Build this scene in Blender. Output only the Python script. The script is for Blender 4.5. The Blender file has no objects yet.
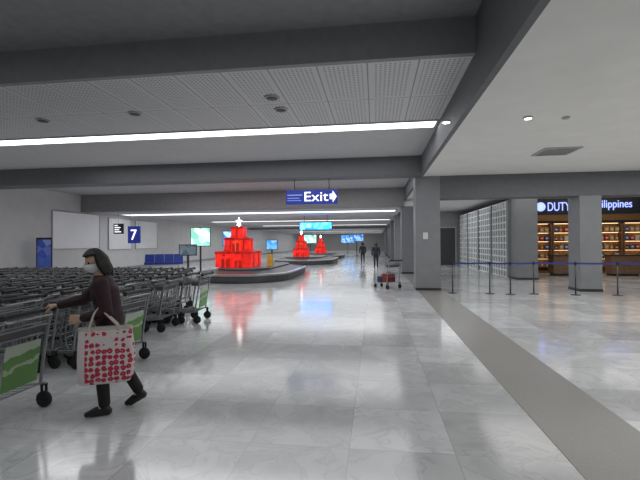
import bpy, bmesh, math, random
from mathutils import Vector, Matrix
random.seed(4)
S = bpy.context.scene
COL = S.collection
R = math.radians
S.view_settings.view_transform = 'Standard'

# ------------------------------------------------------------------ camera
F = 410.0; H = 1.6
YAW, PITCH, ROLL = R(7.64), R(0.42), R(-0.4)
CR = Matrix.Rotation(YAW, 3, 'Z') @ Matrix.Rotation(R(90) + PITCH, 3, 'X') @ Matrix.Rotation(ROLL, 3, 'Z')
cd = bpy.data.cameras.new('camera'); cd.sensor_width = 36; cd.lens = F / 640 * 36
cam = bpy.data.objects.new('camera', cd); COL.objects.link(cam)
cam.matrix_world = Matrix.Translation((0, 0, H)) @ CR.to_4x4()
cd.clip_end = 300
S.camera = cam
def at(px, py, z):
    d = CR @ Vector(((px - 320) / F, (240 - py) / F, -1))
    t = (z - H) / d.z
    return Vector((d.x * t, d.y * t, z))

# ------------------------------------------------------------------ materials
def mth(nt, op, a, b=None, c=None):
    n = nt.nodes.new('ShaderNodeMath'); n.operation = op
    for i, v in enumerate((a, b, c)):
        if v is None: continue
        if isinstance(v, (int, float)): n.inputs[i].default_value = v
        else: nt.links.new(v, n.inputs[i])
    return n.outputs[0]
def new_mat(name):
    m = bpy.data.materials.new(name); m.use_nodes = True
    nt = m.node_tree
    return m, nt, nt.nodes['Principled BSDF']
def coords(nt):
    tc = nt.nodes.new('ShaderNodeTexCoord'); return tc.outputs['Object']
def mixc(nt, fac, a, b):
    n = nt.nodes.new('ShaderNodeMix'); n.data_type = 'RGBA'
    if isinstance(fac, (int, float)): n.inputs[0].default_value = fac
    else: nt.links.new(fac, n.inputs[0])
    for i, v in ((6, a), (7, b)):
        if isinstance(v, tuple): n.inputs[i].default_value = (*v[:3], 1)
        else: nt.links.new(v, n.inputs[i])
    return n.outputs[2]
def mat(name, col, rough=.5, metal=0., noise=.08, ns=6., es=0., ecol=None, coat=0.):
    m, nt, p = new_mat(name)
    t = nt.nodes.new('ShaderNodeTexNoise'); t.inputs['Scale'].default_value = ns; t.inputs['Detail'].default_value = 4
    nt.links.new(coords(nt), t.inputs['Vector'])
    r = nt.nodes.new('ShaderNodeValToRGB')
    r.color_ramp.elements[0].position = .3; r.color_ramp.elements[1].position = .7
    r.color_ramp.elements[0].color = (*[c * (1 - noise) for c in col], 1)
    r.color_ramp.elements[1].color = (*[min(1, c * (1 + noise)) for c in col], 1)
    nt.links.new(t.outputs['Fac'], r.inputs['Fac'])
    nt.links.new(r.outputs['Color'], p.inputs['Base Color'])
    p.inputs['Roughness'].default_value = rough; p.inputs['Metallic'].default_value = metal
    p.inputs['Coat Weight'].default_value = coat
    if es:
        if ecol: p.inputs['Emission Color'].default_value = (*ecol, 1)
        else: nt.links.new(r.outputs['Color'], p.inputs['Emission Color'])
        p.inputs['Emission Strength'].default_value = es
    return m
def floor_mat():
    m, nt, p = new_mat('polished_marble_tiles')
    co = coords(nt); T = .8
    sx = nt.nodes.new('ShaderNodeSeparateXYZ'); nt.links.new(co, sx.inputs[0])
    gx = mth(nt, 'DIVIDE', mth(nt, 'ADD', sx.outputs[0], .21), T); gy = mth(nt, 'DIVIDE', sx.outputs[1], T)
    fx = mth(nt, 'FRACT', gx); fy = mth(nt, 'FRACT', gy)
    ex = mth(nt, 'MINIMUM', fx, mth(nt, 'SUBTRACT', 1., fx)); ey = mth(nt, 'MINIMUM', fy, mth(nt, 'SUBTRACT', 1., fy))
    joint = mth(nt, 'LESS_THAN', mth(nt, 'MINIMUM', ex, ey), .004)
    cb = nt.nodes.new('ShaderNodeCombineXYZ'); nt.links.new(mth(nt, 'FLOOR', gx), cb.inputs[0]); nt.links.new(mth(nt, 'FLOOR', gy), cb.inputs[1])
    wn = nt.nodes.new('ShaderNodeTexWhiteNoise'); wn.noise_dimensions = '3D'; nt.links.new(cb.outputs[0], wn.inputs['Vector'])
    sc = nt.nodes.new('ShaderNodeVectorMath'); sc.operation = 'MULTIPLY_ADD'
    nt.links.new(wn.outputs['Color'], sc.inputs[0]); sc.inputs[1].default_value = (9, 9, 9); nt.links.new(co, sc.inputs[2])
    nz = nt.nodes.new('ShaderNodeTexNoise'); nz.inputs['Scale'].default_value = 2.0; nz.inputs['Detail'].default_value = 8; nz.inputs['Distortion'].default_value = 1.4
    nt.links.new(sc.outputs[0], nz.inputs['Vector'])
    vein = nt.nodes.new('ShaderNodeValToRGB'); e = vein.color_ramp.elements
    e[0].position = .3; e[0].color = (.60, .615, .635, 1); e[1].position = .7; e[1].color = (.80, .81, .82, 1)
    k = e.new(.5); k.color = (.73, .74, .75, 1); k = e.new(.52); k.color = (.60, .61, .635, 1); k = e.new(.545); k.color = (.75, .76, .77, 1)
    nt.links.new(nz.outputs['Fac'], vein.inputs['Fac'])
    tone = mth(nt, 'MULTIPLY_ADD', wn.outputs['Value'], .26, .74)
    hsv = nt.nodes.new('ShaderNodeHueSaturation'); nt.links.new(vein.outputs['Color'], hsv.inputs['Color']); nt.links.new(tone, hsv.inputs['Value'])
    c = mixc(nt, joint, hsv.outputs['Color'], (.44, .44, .45))
    nt.links.new(c, p.inputs['Base Color'])
    p.inputs['Roughness'].default_value = .12
    p.inputs['IOR'].default_value = 1.7
    return m
def perf_mat():
    m, nt, p = new_mat('perforated_ceiling_panels')
    co = coords(nt); sx = nt.nodes.new('ShaderNodeSeparateXYZ'); nt.links.new(co, sx.inputs[0])
    def cell(s, T): return mth(nt, 'FRACT', mth(nt, 'DIVIDE', s, T))
    def sq(s): return mth(nt, 'POWER', mth(nt, 'ABSOLUTE', mth(nt, 'SUBTRACT', s, .5)), 2.)
    P = .075
    dot = mth(nt, 'LESS_THAN', mth(nt, 'ADD', sq(cell(sx.outputs[0], P)), sq(cell(sx.outputs[1], P))), .055)
    gx = cell(mth(nt, 'ADD', sx.outputs[0], 20.1), .8); gy = cell(mth(nt, 'ADD', sx.outputs[1], .2), 1.65)
    ex = mth(nt, 'MINIMUM', gx, mth(nt, 'SUBTRACT', 1., gx)); ey = mth(nt, 'MINIMUM', gy, mth(nt, 'SUBTRACT', 1., gy))
    inner = mth(nt, 'MULTIPLY', mth(nt, 'GREATER_THAN', ex, .10), mth(nt, 'GREATER_THAN', ey, .045))
    joint = mth(nt, 'LESS_THAN', mth(nt, 'MINIMUM', ex, mth(nt, 'MULTIPLY', ey, 2.)), .014)
    c = mixc(nt, mth(nt, 'MULTIPLY', dot, inner), (.68, .68, .69), (.26, .26, .265))
    c = mixc(nt, joint, c, (.30, .30, .30))
    nt.links.new(c, p.inputs['Base Color']); p.inputs['Roughness'].default_value = .7
    return m
def panel_mat():
    m, nt, p = new_mat('green_advert_print')
    co = coords(nt); sx = nt.nodes.new('ShaderNodeSeparateXYZ'); nt.links.new(co, sx.inputs[0])
    w = nt.nodes.new('ShaderNodeTexNoise'); w.inputs['Scale'].default_value = 6.; nt.links.new(co, w.inputs['Vector'])
    edge = mth(nt, 'ADD', mth(nt, 'ADD', .60, mth(nt, 'MULTIPLY', sx.outputs[1], .10)), mth(nt, 'MULTIPLY', mth(nt, 'SUBTRACT', w.outputs['Fac'], .5), .2))
    top = mth(nt, 'GREATER_THAN', sx.outputs[2], edge)
    sw = mth(nt, 'LESS_THAN', mth(nt, 'ABSOLUTE', mth(nt, 'SUBTRACT', sx.outputs[2], mth(nt, 'SUBTRACT', edge, .10))), .022)
    c = mixc(nt, top, (.13, .31, .07), (.50, .58, .47)); c = mixc(nt, sw, c, (.42, .54, .34))
    nt.links.new(c, p.inputs['Base Color']); p.inputs['Roughness'].default_value = .35
    return m
def bag_mat():
    m, nt, p = new_mat('red_blossom_print_fabric')
    co = coords(nt); sx = nt.nodes.new('ShaderNodeSeparateXYZ'); nt.links.new(co, sx.inputs[0])
    v = nt.nodes.new('ShaderNodeTexVoronoi'); v.inputs['Scale'].default_value = 20.; v.inputs['Randomness'].default_value = .35
    nt.links.new(co, v.inputs['Vector'])
    n = nt.nodes.new('ShaderNodeTexNoise'); n.inputs['Scale'].default_value = 55.; nt.links.new(co, n.inputs['Vector'])
    d = mth(nt, 'ADD', v.outputs['Distance'], mth(nt, 'MULTIPLY', mth(nt, 'SUBTRACT', n.outputs['Fac'], .5), .4))
    red = mth(nt, 'MULTIPLY', mth(nt, 'LESS_THAN', d, .45), mth(nt, 'LESS_THAN', sx.outputs[0], .165)); core = mth(nt, 'MULTIPLY', mth(nt, 'LESS_THAN', d, .1), red)
    c = mixc(nt, red, (.76, .68, .68), (.55, .03, .07)); c = mixc(nt, core, c, (.75, .3, .3))
    nt.links.new(c, p.inputs['Base Color']); p.inputs['Roughness'].default_value = .7
    return m
def screen_mat(name, c1, c2, c3, es):
    m, nt, p = new_mat(name)
    v = nt.nodes.new('ShaderNodeTexVoronoi'); v.inputs['Scale'].default_value = 3.2; nt.links.new(coords(nt), v.inputs['Vector'])
    r = nt.nodes.new('ShaderNodeValToRGB'); e = r.color_ramp.elements; e[0].color = (*c1, 1); e[1].color = (*c3, 1); k = e.new(.5); k.color = (*c2, 1)
    nt.links.new(v.outputs['Color'], r.inputs['Fac'])
    nt.links.new(r.outputs['Color'], p.inputs['Base Color']); nt.links.new(r.outputs['Color'], p.inputs['Emission Color']); p.inputs['Emission Strength'].default_value = es
    p.inputs['Roughness'].default_value = .2
    return m
M = dict(
    floor=floor_mat(), perf=perf_mat(), advert=panel_mat(), bagp=bag_mat(),
    granite=mat('taupe_granite', (.30, .288, .268), .25, noise=.07, ns=60),
    ceil=mat('grey_ceiling_paint', (.54, .54, .55), .7, noise=.04),
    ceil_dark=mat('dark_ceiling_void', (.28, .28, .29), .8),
    ceil_white=mat('white_plaster_ceiling', (.84, .83, .80), .7, noise=.03, ns=2),
    beam=mat('dark_beam_paint', (.15, .155, .165), .6, noise=.06),
    fascia_grey=mat('grey_fascia_paint', (.30, .30, .31), .6, noise=.06),
    wall=mat('white_wall_paint', (.72, .72, .72), .6, noise=.04, ns=2),
    wall_grey=mat('grey_wall_paint', (.33, .34, .35), .6),
    column=mat('grey_column_cladding', (.25, .26, .275), .45, noise=.06, ns=3),
    strip=mat('lit_diffuser', (1, 1, 1), .4, es=4.0, ecol=(1, .99, .97)),
    strip_far=mat('lit_far_diffuser', (1, 1, 1), .4, es=1.6, ecol=(.98, .99, 1)),
    lamp=mat('downlight_glow', (1, 1, .95), .4, es=6, ecol=(1, .97, .9)),
    frame=mat('light_frame_metal', (.5, .5, .5), .4, .3),
    steel=mat('brushed_steel', (.50, .51, .52), .3, .9, ns=20),
    postm=mat('dark_post_metal', (.09, .09, .10), .35, .6, ns=20),
    chrome=mat('dull_grey_wire', (.33, .34, .35), .4, .45),
    black=mat('black_plastic', (.018, .018, .02), .4, noise=.15),
    grip=mat('dark_grey_grip', (.03, .031, .034), .5, noise=.15),
    tray=mat('dark_grey_tray', (.10, .102, .106), .5, noise=.15),
    rubber=mat('black_rubber', (.02, .02, .021), .7, noise=.15),
    dark=mat('charcoal_metal', (.05, .05, .055), .4, .4),
    carousel=mat('carousel_rubber_slats', (.065, .065, .07), .4, ns=12, noise=.3),
    skirt=mat('grey_carousel_skirt', (.085, .085, .09), .4, .3),
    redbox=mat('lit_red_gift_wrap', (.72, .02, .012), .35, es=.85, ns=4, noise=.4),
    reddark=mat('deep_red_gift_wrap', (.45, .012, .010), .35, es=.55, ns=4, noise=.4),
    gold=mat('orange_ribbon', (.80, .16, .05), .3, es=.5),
    star=mat('lit_white_star', (1, .95, .85), .3, es=8),
    navy=mat('royal_blue_sign_face', (.02, .035, .26), .3, es=.5),
    navyd=mat('navy_totem', (.015, .022, .07), .35),
    poster=screen_mat('blue_poster_print', (.02, .03, .18), (.04, .08, .34), (.4, .45, .6), .25),
    signwhite=mat('lit_white_lettering', (1, 1, 1), .4, es=1.3, ecol=(.95, .97, 1)),
    palebl=mat('pale_blue_bar', (.25, .35, .8), .4, es=.4),
    cyan=screen_mat('cyan_lit_sign', (.01, .10, .8), (.02, .25, .95), (.2, .55, 1.), 4.0),
    green=screen_mat('green_ad_screen', (.05, .35, .22), (.35, .75, .65), (.85, .95, .9), 1.1),
    bluescr=screen_mat('blue_screen', (.02, .06, .4), (.05, .3, .7), (.5, .7, .9), 1.0),
    greyscr=screen_mat('dim_monitor', (.02, .03, .04), (.08, .12, .16), (.4, .45, .5), .5),
    board=mat('pale_glowing_board', (.74, .75, .77), .4, noise=.03, ns=1, es=.10),  # faint glow put into the boards to make them paler
    seatblue=mat('blue_seat_shell', (.02, .05, .30), .4),
    warm=mat('warm_shelf_light', (1, .7, .4), .4, es=3.6, ecol=(1, .64, .33)),
    wood=mat('brown_shelf_board', (.20, .12, .07), .45, ns=10, noise=.2),
    shopback=mat('amber_shop_back', (.38, .22, .10), .5),
    fascia=mat('blue_tinted_black_fascia', (.022, .024, .036), .3),  # blue tint in the black stands in for the lettering's halo
    shopsign=mat('blue_white_lettering', (.1, .14, .4), .4, es=2.0, ecol=(.30, .38, 1)),
    lattice=mat('white_lattice_glow', (.80, .82, .82), .5, es=.05),  # slight emission whitens the lattice, though it is no lamp
    glass=mat('milky_glass', (.36, .39, .40), .12),
    door=mat('dark_door_leaf', (.06, .06, .065), .45),
    belt=mat('blue_webbing', (.03, .05, .26), .6),
    skin=mat('skin', (.62, .40, .29), .5, noise=.06),
    hair=mat('black_hair', (.014, .011, .010), .42, ns=40, noise=.4),
    jacket=mat('dark_maroon_jacket', (.032, .009, .015), .7, ns=20, noise=.2),
    trouser=mat('black_trousers', (.010, .010, .012), .7, ns=20, noise=.2),
    mask=mat('white_mask', (.90, .92, .94), .7, noise=.02),
    eye=mat('dark_eye', (.02, .015, .012), .15),
    navycloth=mat('navy_clothing', (.02, .024, .04), .7), greycloth=mat('dark_grey_clothing', (.03, .03, .034), .7), denim=mat('black_blue_trousers', (.018, .02, .028), .7),
    case=mat('dark_red_luggage', (.25, .03, .03), .45), case2=mat('navy_luggage', (.03, .05, .12), .45),
    yellow=mat('yellow_plastic', (.7, .38, .02), .4), paper=mat('white_paper', (.72, .72, .7), .6),
    cream=mat('cream_strap', (.62, .55, .5), .6),
)
BOT = [mat('amber_bottle_glass', (.50, .22, .06), .15, es=.1), mat('dark_green_bottle_glass', (.03, .12, .04), .15),
       mat('red_carton', (.5, .05, .04), .4), mat('white_carton', (.75, .74, .72), .4), mat('gold_carton', (.55, .40, .2), .3), mat('blue_carton', (.05, .14, .45), .4)]

# ------------------------------------------------------------------ mesh helpers
class MB:
    def __init__(s): s.v = []; s.f = []; s.sm = []; s.mi = []; s.cur = 0
    def add(s, vs, fs, smooth=False):
        o = len(s.v); s.v += [tuple(v) for v in vs]
        for f in fs: s.f.append([o + i for i in f]); s.sm.append(smooth); s.mi.append(s.cur)
        return s
    def box(s, x0, y0, z0, x1, y1, z1):
        v = [(x, y, z) for x in (x0, x1) for y in (y0, y1) for z in (z0, z1)]
        return s.add(v, [(0, 1, 3, 2), (4, 6, 7, 5), (0, 4, 5, 1), (2, 3, 7, 6), (0, 2, 6, 4), (1, 5, 7, 3)])
    def tube(s, pts, r, n=8, closed=False):
        pts = [Vector(p) for p in pts]; k = len(pts)
        rs = r if isinstance(r, (list, tuple)) else [r] * k
        vs = []; prev = None
        for i, p in enumerate(pts):
            if closed: t = pts[(i + 1) % k] - pts[i - 1]
            else: t = pts[min(i + 1, k - 1)] - pts[max(i - 1, 0)]
            t.normalize()
            if prev is None:
                a = Vector((0, 0, 1)) if abs(t.z) < .9 else Vector((1, 0, 0))
                u = t.cross(a).normalized()
            else: u = (prev - t * prev.dot(t)).normalized()
            prev = u; w = t.cross(u)
            for j in range(n):
                a = 2 * math.pi * j / n
                vs.append(p + (u * math.cos(a) + w * math.sin(a)) * rs[i])
        fs = []
        for i in range(k if closed else k - 1):
            b = (i + 1) % k
            for j in range(n):
                fs.append((i * n + j, i * n + (j + 1) % n, b * n + (j + 1) % n, b * n + j))
        s.add(vs, fs, True)
        if not closed:
            s.add(vs[:n], [tuple(range(n))[::-1]]); s.add(vs[-n:], [tuple(range(n))])
        return s
    def lathe(s, prof, c=(0, 0, 0), n=20, axis='z', smooth=True):
        vs = []
        for r, h in prof:
            for j in range(n):
                a = 2 * math.pi * j / n; x, y = r * math.cos(a), r * math.sin(a)
                p = (x, y, h) if axis == 'z' else (x, h, y) if axis == 'y' else (h, x, y)
                vs.append((p[0] + c[0], p[1] + c[1], p[2] + c[2]))
        k = len(prof); fs = [(i * n + j, i * n + (j + 1) % n, (i + 1) * n + (j + 1) % n, (i + 1) * n + j) for i in range(k - 1) for j in range(n)]
        fs += [tuple(range(n))[::-1], tuple(range((k - 1) * n, k * n))]
        return s.add(vs, fs, smooth)
    def sphere(s, c, r, n=14, m=10, fn=None, mat=None):
        c = Vector(c); vs = []
        for i in range(m + 1):
            th = math.pi * i / m
            for j in range(n):
                ph = 2 * math.pi * j / n
                d = Vector((math.sin(th) * math.cos(ph), math.sin(th) * math.sin(ph), math.cos(th)))
                p = fn(d) if fn else d * r
                if mat: p = mat @ p
                vs.append(c + p)
        fs = [(i * n + j, (i + 1) * n + j, (i + 1) * n + (j + 1) % n, i * n + (j + 1) % n) for i in range(m) for j in range(n)]
        return s.add(vs, fs, True)
    def cap(s, p0, r0, p1, r1):
        s.sphere(p0, r0); s.sphere(p1, r1); s.tube([p0, p1], [r0, r1], 14); return s
    def rings(s, rg, n=22):
        vs = []
        for (f, l, z, rf, rl) in rg:
            for j in range(n):
                a = 2 * math.pi * j / n; vs.append((f + rf * math.cos(a), l + rl * math.sin(a), z))
        k = len(rg); fs = [(i * n + j, i * n + (j + 1) % n, (i + 1) * n + (j + 1) % n, (i + 1) * n + j) for i in range(k - 1) for j in range(n)]
        fs += [tuple(range(n))[::-1], tuple(range((k - 1) * n, k * n))]
        return s.add(vs, fs, True)
    def loft(s, loops, cap0=False, cap1=False, smooth=False):
        n = len(loops[0]); vs = [p for l in loops for p in l]; k = len(loops)
        fs = [(i * n + j, i * n + (j + 1) % n, (i + 1) * n + (j + 1) % n, (i + 1) * n + j) for i in range(k - 1) for j in range(n)]
        if cap0: fs.append(tuple(range(n))[::-1])
        if cap1: fs.append(tuple(range((k - 1) * n, k * n)))
        return s.add(vs, fs, smooth)
    def mesh(s, name):
        me = bpy.data.meshes.new(name); me.from_pydata(s.v, [], s.f)
        for p, a, b in zip(me.polygons, s.sm, s.mi): p.use_smooth = a; p.material_index = b
        me.update(); return me
    def build(s, name, mats, parent=None, bev=0, fix=True):
        me = s.mesh(name)
        bm = bmesh.new(); bm.from_mesh(me)
        if bev:
            bmesh.ops.remove_doubles(bm, verts=bm.verts, dist=1e-5)
            es = [e for e in bm.edges if len(e.link_faces) == 2 and e.calc_face_angle() > .6]
            bmesh.ops.bevel(bm, geom=es, offset=bev, segments=2, affect='EDGES', profile=.6)
        if fix: bmesh.ops.recalc_face_normals(bm, faces=bm.faces)
        bm.to_mesh(me); bm.free()
        return link(name, me, mats, parent)
def link(name, me, mats, parent=None):
    me.materials.clear()
    for m in (mats if isinstance(mats, (list, tuple)) else [mats]): me.materials.append(m)
    o = bpy.data.objects.new(name, me); COL.objects.link(o)
    if parent: o.parent = parent
    return o
def tag(o, label=None, cat=None, group=None, kind=None):
    for k, v in (('label', label), ('category', cat), ('group', group), ('kind', kind)):
        if v: o[k] = v
    return o
def thing(name, label, cat, loc=(0, 0, 0), rz=0, group=None):
    o = bpy.data.objects.new(name, None); COL.objects.link(o); o.location = loc; o.rotation_euler = (0, 0, rz)
    o.empty_display_size = .1
    return tag(o, label, cat, group)
def copy_tree(o, parent=None):
    c = o.copy(); COL.objects.link(c); c.parent = parent
    for ch in list(o.children): copy_tree(ch, c)
    return c
def struct(name, mb, m, label=None, bev=0):
    o = mb.build(name, m, bev=bev); tag(o, label, None, None, 'structure'); return o
def remeshed(mb, voxel, it=6, name='body'):
    me = mb.mesh(name); o = bpy.data.objects.new('tmp', me); COL.objects.link(o)
    a = o.modifiers.new('r', 'REMESH'); a.mode = 'VOXEL'; a.voxel_size = voxel
    b = o.modifiers.new('s', 'SMOOTH'); b.factor = .5; b.iterations = it
    bpy.context.view_layer.update()
    dg = bpy.context.evaluated_depsgraph_get()
    out = bpy.data.meshes.new_from_object(o.evaluated_get(dg), depsgraph=dg)
    bpy.data.objects.remove(o)
    for p in out.polygons: p.use_smooth = True
    out.name = name; return out
def text_obj(name, s, x, y, z, w, h, m, parent, depth=.02):
    cu = bpy.data.curves.new('t', 'FONT'); cu.body = s; cu.extrude = .02
    o = bpy.data.objects.new('t', cu); COL.objects.link(o); bpy.context.view_layer.update()
    dg = bpy.context.evaluated_depsgraph_get(); me = bpy.data.meshes.new_from_object(o.evaluated_get(dg), depsgraph=dg)
    bpy.data.objects.remove(o)
    xs = [v.co.x for v in me.vertices]; ys = [v.co.y for v in me.vertices]
    x0, x1, y0, y1 = min(xs), max(xs), min(ys), max(ys)
    for v in me.vertices:
        a = (v.co.x - x0) / (x1 - x0) * w; b = (v.co.y - y0) / (y1 - y0) * h
        v.co = (x + a, y - (depth if v.co.z > 0 else 0), z + b)
    return link(name, me, m, parent)
ORD = ['first', 'second', 'third', 'fourth', 'fifth', 'sixth', 'seventh', 'eighth', 'ninth', 'tenth', 'eleventh', 'twelfth', 'thirteenth', 'fourteenth', 'fifteenth', 'sixteenth', 'seventeenth', 'eighteenth', 'nineteenth', 'twentieth', 'twenty-first', 'twenty-second', 'twenty-third', 'twenty-fourth']

# ------------------------------------------------------------------ setting
XL, XR, YB, YF = -16.5, 15.0, -5.0, 90.0
CL, CRT, CF = 4.4, 3.8, 3.5
struct('floor', MB().box(XL - .2, YB, -.1, XR, YF, 0), M['floor'], 'polished pale marble tile floor')
struct('trim_1', MB().box(1.39, YB, -.05, 2.18, YF, .004), M['granite'], 'grey granite band running along the columns')
struct('ceiling', MB().box(XL, 6.4, CL, 1.5, 9.6, CL + .1), M['perf'], 'perforated grey ceiling panels')
struct('ceiling', MB().box(XL, 9.6, CL, 1.5, 22, CL + .1), M['ceil'], 'plain grey ceiling beyond the light strip')
struct('ceiling', MB().box(XL, 22, CF, 1.5, YF, CF + .1), M['ceil'], 'lower far ceiling beyond the second beam')
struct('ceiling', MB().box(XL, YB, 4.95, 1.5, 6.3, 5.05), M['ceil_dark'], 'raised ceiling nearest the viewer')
struct('ceiling', MB().box(1.6, YB, CRT, XR, 30, CRT + .1), M['ceil_white'], 'white plaster ceiling on the right')
struct('trim_2', MB().box(XL, 6.3, CL, 1.5, 6.4, 5.05), M['fascia_grey'], 'grey edge fascia of the panelled ceiling')
struct('trim_3', MB().box(1.5, YB, CRT - .01, 1.6, 30, 5.05), M['beam'], 'dark long fascia between the two ceilings')
struct('trim_4', MB().box(XL, 13.5, CRT, 1.5, 14.3, CL), M['beam'], 'dark cross beam over the exit sign')
struct('trim_5', MB().box(XL, 21.2, 3.45, 1.5, 22, CL), M['fascia_grey'], 'second cross beam')
struct('trim_6', MB().box(2.15, 14, 3.05, XR, 14.7, CRT), M['beam'], 'dark cross beam on the right')
struct('trim_7', MB().box(XL, 48, 3.25, 1.5, 48.8, CF), M['fascia_grey'], 'far cross beam')
struct('wall_left', MB().box(XL - .2, YB, 0, XL, YF, 5.05), M['wall'], 'white left wall')
struct('wall_back', MB().box(XL, YB - .2, 0, XR, YB, 5.05), M['wall_grey'], 'wall behind the viewer')
struct('wall_far', MB().box(XL, YF, 0, 3, YF + .2, 5.05), M['wall'], 'far end wall of the hall')
struct('wall_right', MB().box(XR, YB, 0, XR + .2, 30, CRT), M['wall_grey'], 'right wall')
struct('wall_right_far', MB().box(2.35, 30.2, 0, 2.55, YF, CL), M['wall_grey'], 'far right wall of the hall')
struct('wall_right_back', MB().box(2.35, 30, 0, XR, 30.2, CRT), M['wall_grey'], 'grey wall behind the lattice partition')
d = MB().box(4.1, 29.9, 0, 5.6, 29.99, 2.6); do = struct('door_1', d, M['door'], 'dark door in the grey back wall')
MB().box(4.02, 29.88, 0, 4.1, 29.99, 2.68).box(5.6, 29.88, 0, 5.68, 29.99, 2.68).box(4.1, 29.88, 2.6, 5.6, 29.99, 2.68).build('door_frame', M['frame'], do)
MB().tube([(4.3, 29.88, 1.0), (4.3, 29.82, 1.0), (4.3, 29.82, 1.25), (4.3, 29.88, 1.25)], .015).build('door_handle', M['steel'], do)
struct('baseboard_left', MB().box(XL, YB, 0, XL + .02, YF, .12), M['wall_grey'], 'grey skirting of the left wall')

# columns
def column(x0, y0, x1, y1, top, label, grp=None):
    t = thing('column', label, 'column', ((x0 + x1) / 2, (y0 + y1) / 2, 0), 0, grp)
    hx, hy = (x1 - x0) / 2, (y1 - y0) / 2
    MB().box(-hx, -hy, 0, hx, hy, top).build('shaft', M['column'], t, .012)
    g = .012
    MB().box(-hx - g, -hy - g, 0, hx + g, hy + g, .08).build('plinth', M['dark'], t, .004)
    return t
column(1.35, 14, 2.15, 14.8, CRT, 'grey square column beside the exit aisle with a white notice')
column(6.45, 14, 7.1, 14.8, 3.05, 'grey square column standing in front of the shop')
column(5.9, 18.2, 6.75, 19, CRT, 'grey column at the near end of the white lattice partition')
for i, y in enumerate((21.4, 29.0, 36.5, 44, 51.5, 59)):
    column(1.35, y, 2.15, y + .8, CF if i else 3.45, 'grey column %s behind the notice column, along the granite band' % ORD[i], 'columns receding along the granite band')
n = thing('paper_notice', 'white paper notice stuck on the grey exit aisle column', 'notice', (1.75, 13.99, 1.9))
MB().box(-.17, -.012, -.2, .0, 0, .03).build('sheet', M['paper'], n)
MB().box(-.18, -.004, -.21, .01, 0, .04).build('backing', M['dark'], n)

# ceiling lights
def strip(x0, x1, y, w, z, m, label, grp=None):
    t = thing('ceiling_light', label, 'light', ((x0 + x1) / 2, y, z), 0, grp)
    L = (x1 - x0) / 2
    MB().box(-L, -w / 2, -.015, L, w / 2, 0).build('diffuser', m, t)
    f = MB(); e = .05
    f.box(-L - e, -w / 2 - e, -.03, L + e, -w / 2, 0).box(-L - e, w / 2, -.03, L + e, w / 2 + e, 0)
    f.box(-L - e, -w / 2, -.03, -L, w / 2, 0).box(L, -w / 2, -.03, L + e, w / 2, 0)
    f.build('frame', M['frame'], t)
strip(-16.2, 1.42, 9.9, .50, CL, M['strip'], 'long bright linear light strip crossing the near ceiling')
for i, (y, x0) in enumerate(((24.6, -16), (34, -14), (43, -12), (55, -12), (66, -12), (78, -12))):
    strip(x0, 1.2, y, 1.3 if i == 0 else 1.0, CF, M['strip_far'], '%s linear light strip beyond the second cross beam' % ORD[i], 'far light strips')

def ceil_disc(px, py, z, label, r=.09, name='ceiling_speaker', cat='ceiling speaker', m='dark'):
    p = at(px, py, z); t = thing(name, label, cat, (p.x, p.y, z))
    MB().lathe([(r, 0), (r * 1.15, -.012), (r * .95, -.03), (r * .1, -.03)]).build('rim', M['frame'], t)
    MB().lathe([(r * .85, -.031), (r * .8, -.036), (.005, -.036)]).build('cover', M[m], t)
for px, py, l in ((272, 97, 'dark round ceiling fitting, upper of the pair in the perforated panels'), (281, 109, 'dark round ceiling fitting, lower of the pair in the perforated panels'),
                  (135, 113, 'dark round ceiling fitting left of the pair'), (43, 120, 'dark round ceiling fitting farthest left, near the light strip')):
    ceil_disc(px, py, CL, l, .13)
ceil_disc(528, 117, CRT, 'lit round downlight in white ceiling left of the air vent', .07, 'downlight', 'downlight', 'lamp')
ceil_disc(566, 117, CRT, 'small unlit round fitting in white ceiling right of the lit downlight', .06, 'downlight', 'downlight', 'frame')
ceil_disc(446, 121, CRT, 'lit round downlight in white ceiling beside the dark fascia', .08, 'downlight', 'downlight', 'lamp')
p = at(556, 151, CRT); t = thing('air_vent', 'square louvred air vent in the white right ceiling', 'air vent', p)
f = MB(); f.box(-.42, -.42, -.03, -.36, .42, 0).box(.36, -.42, -.03, .42, .42, 0).box(-.36, -.42, -.03, .36, -.36, 0).box(-.36, .36, -.03, .36, .42, 0); f.build('frame', M['frame'], t)
f = MB()
for i in range(9): f.box(-.36, -.34 + i * .075, -.028, .36, -.31 + i * .075, -.004)
f.build('louvres', M['frame'], t)
MB().box(-.36, -.36, -.004, .36, .36, 0).build('duct_back', M['black'], t)

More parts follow.
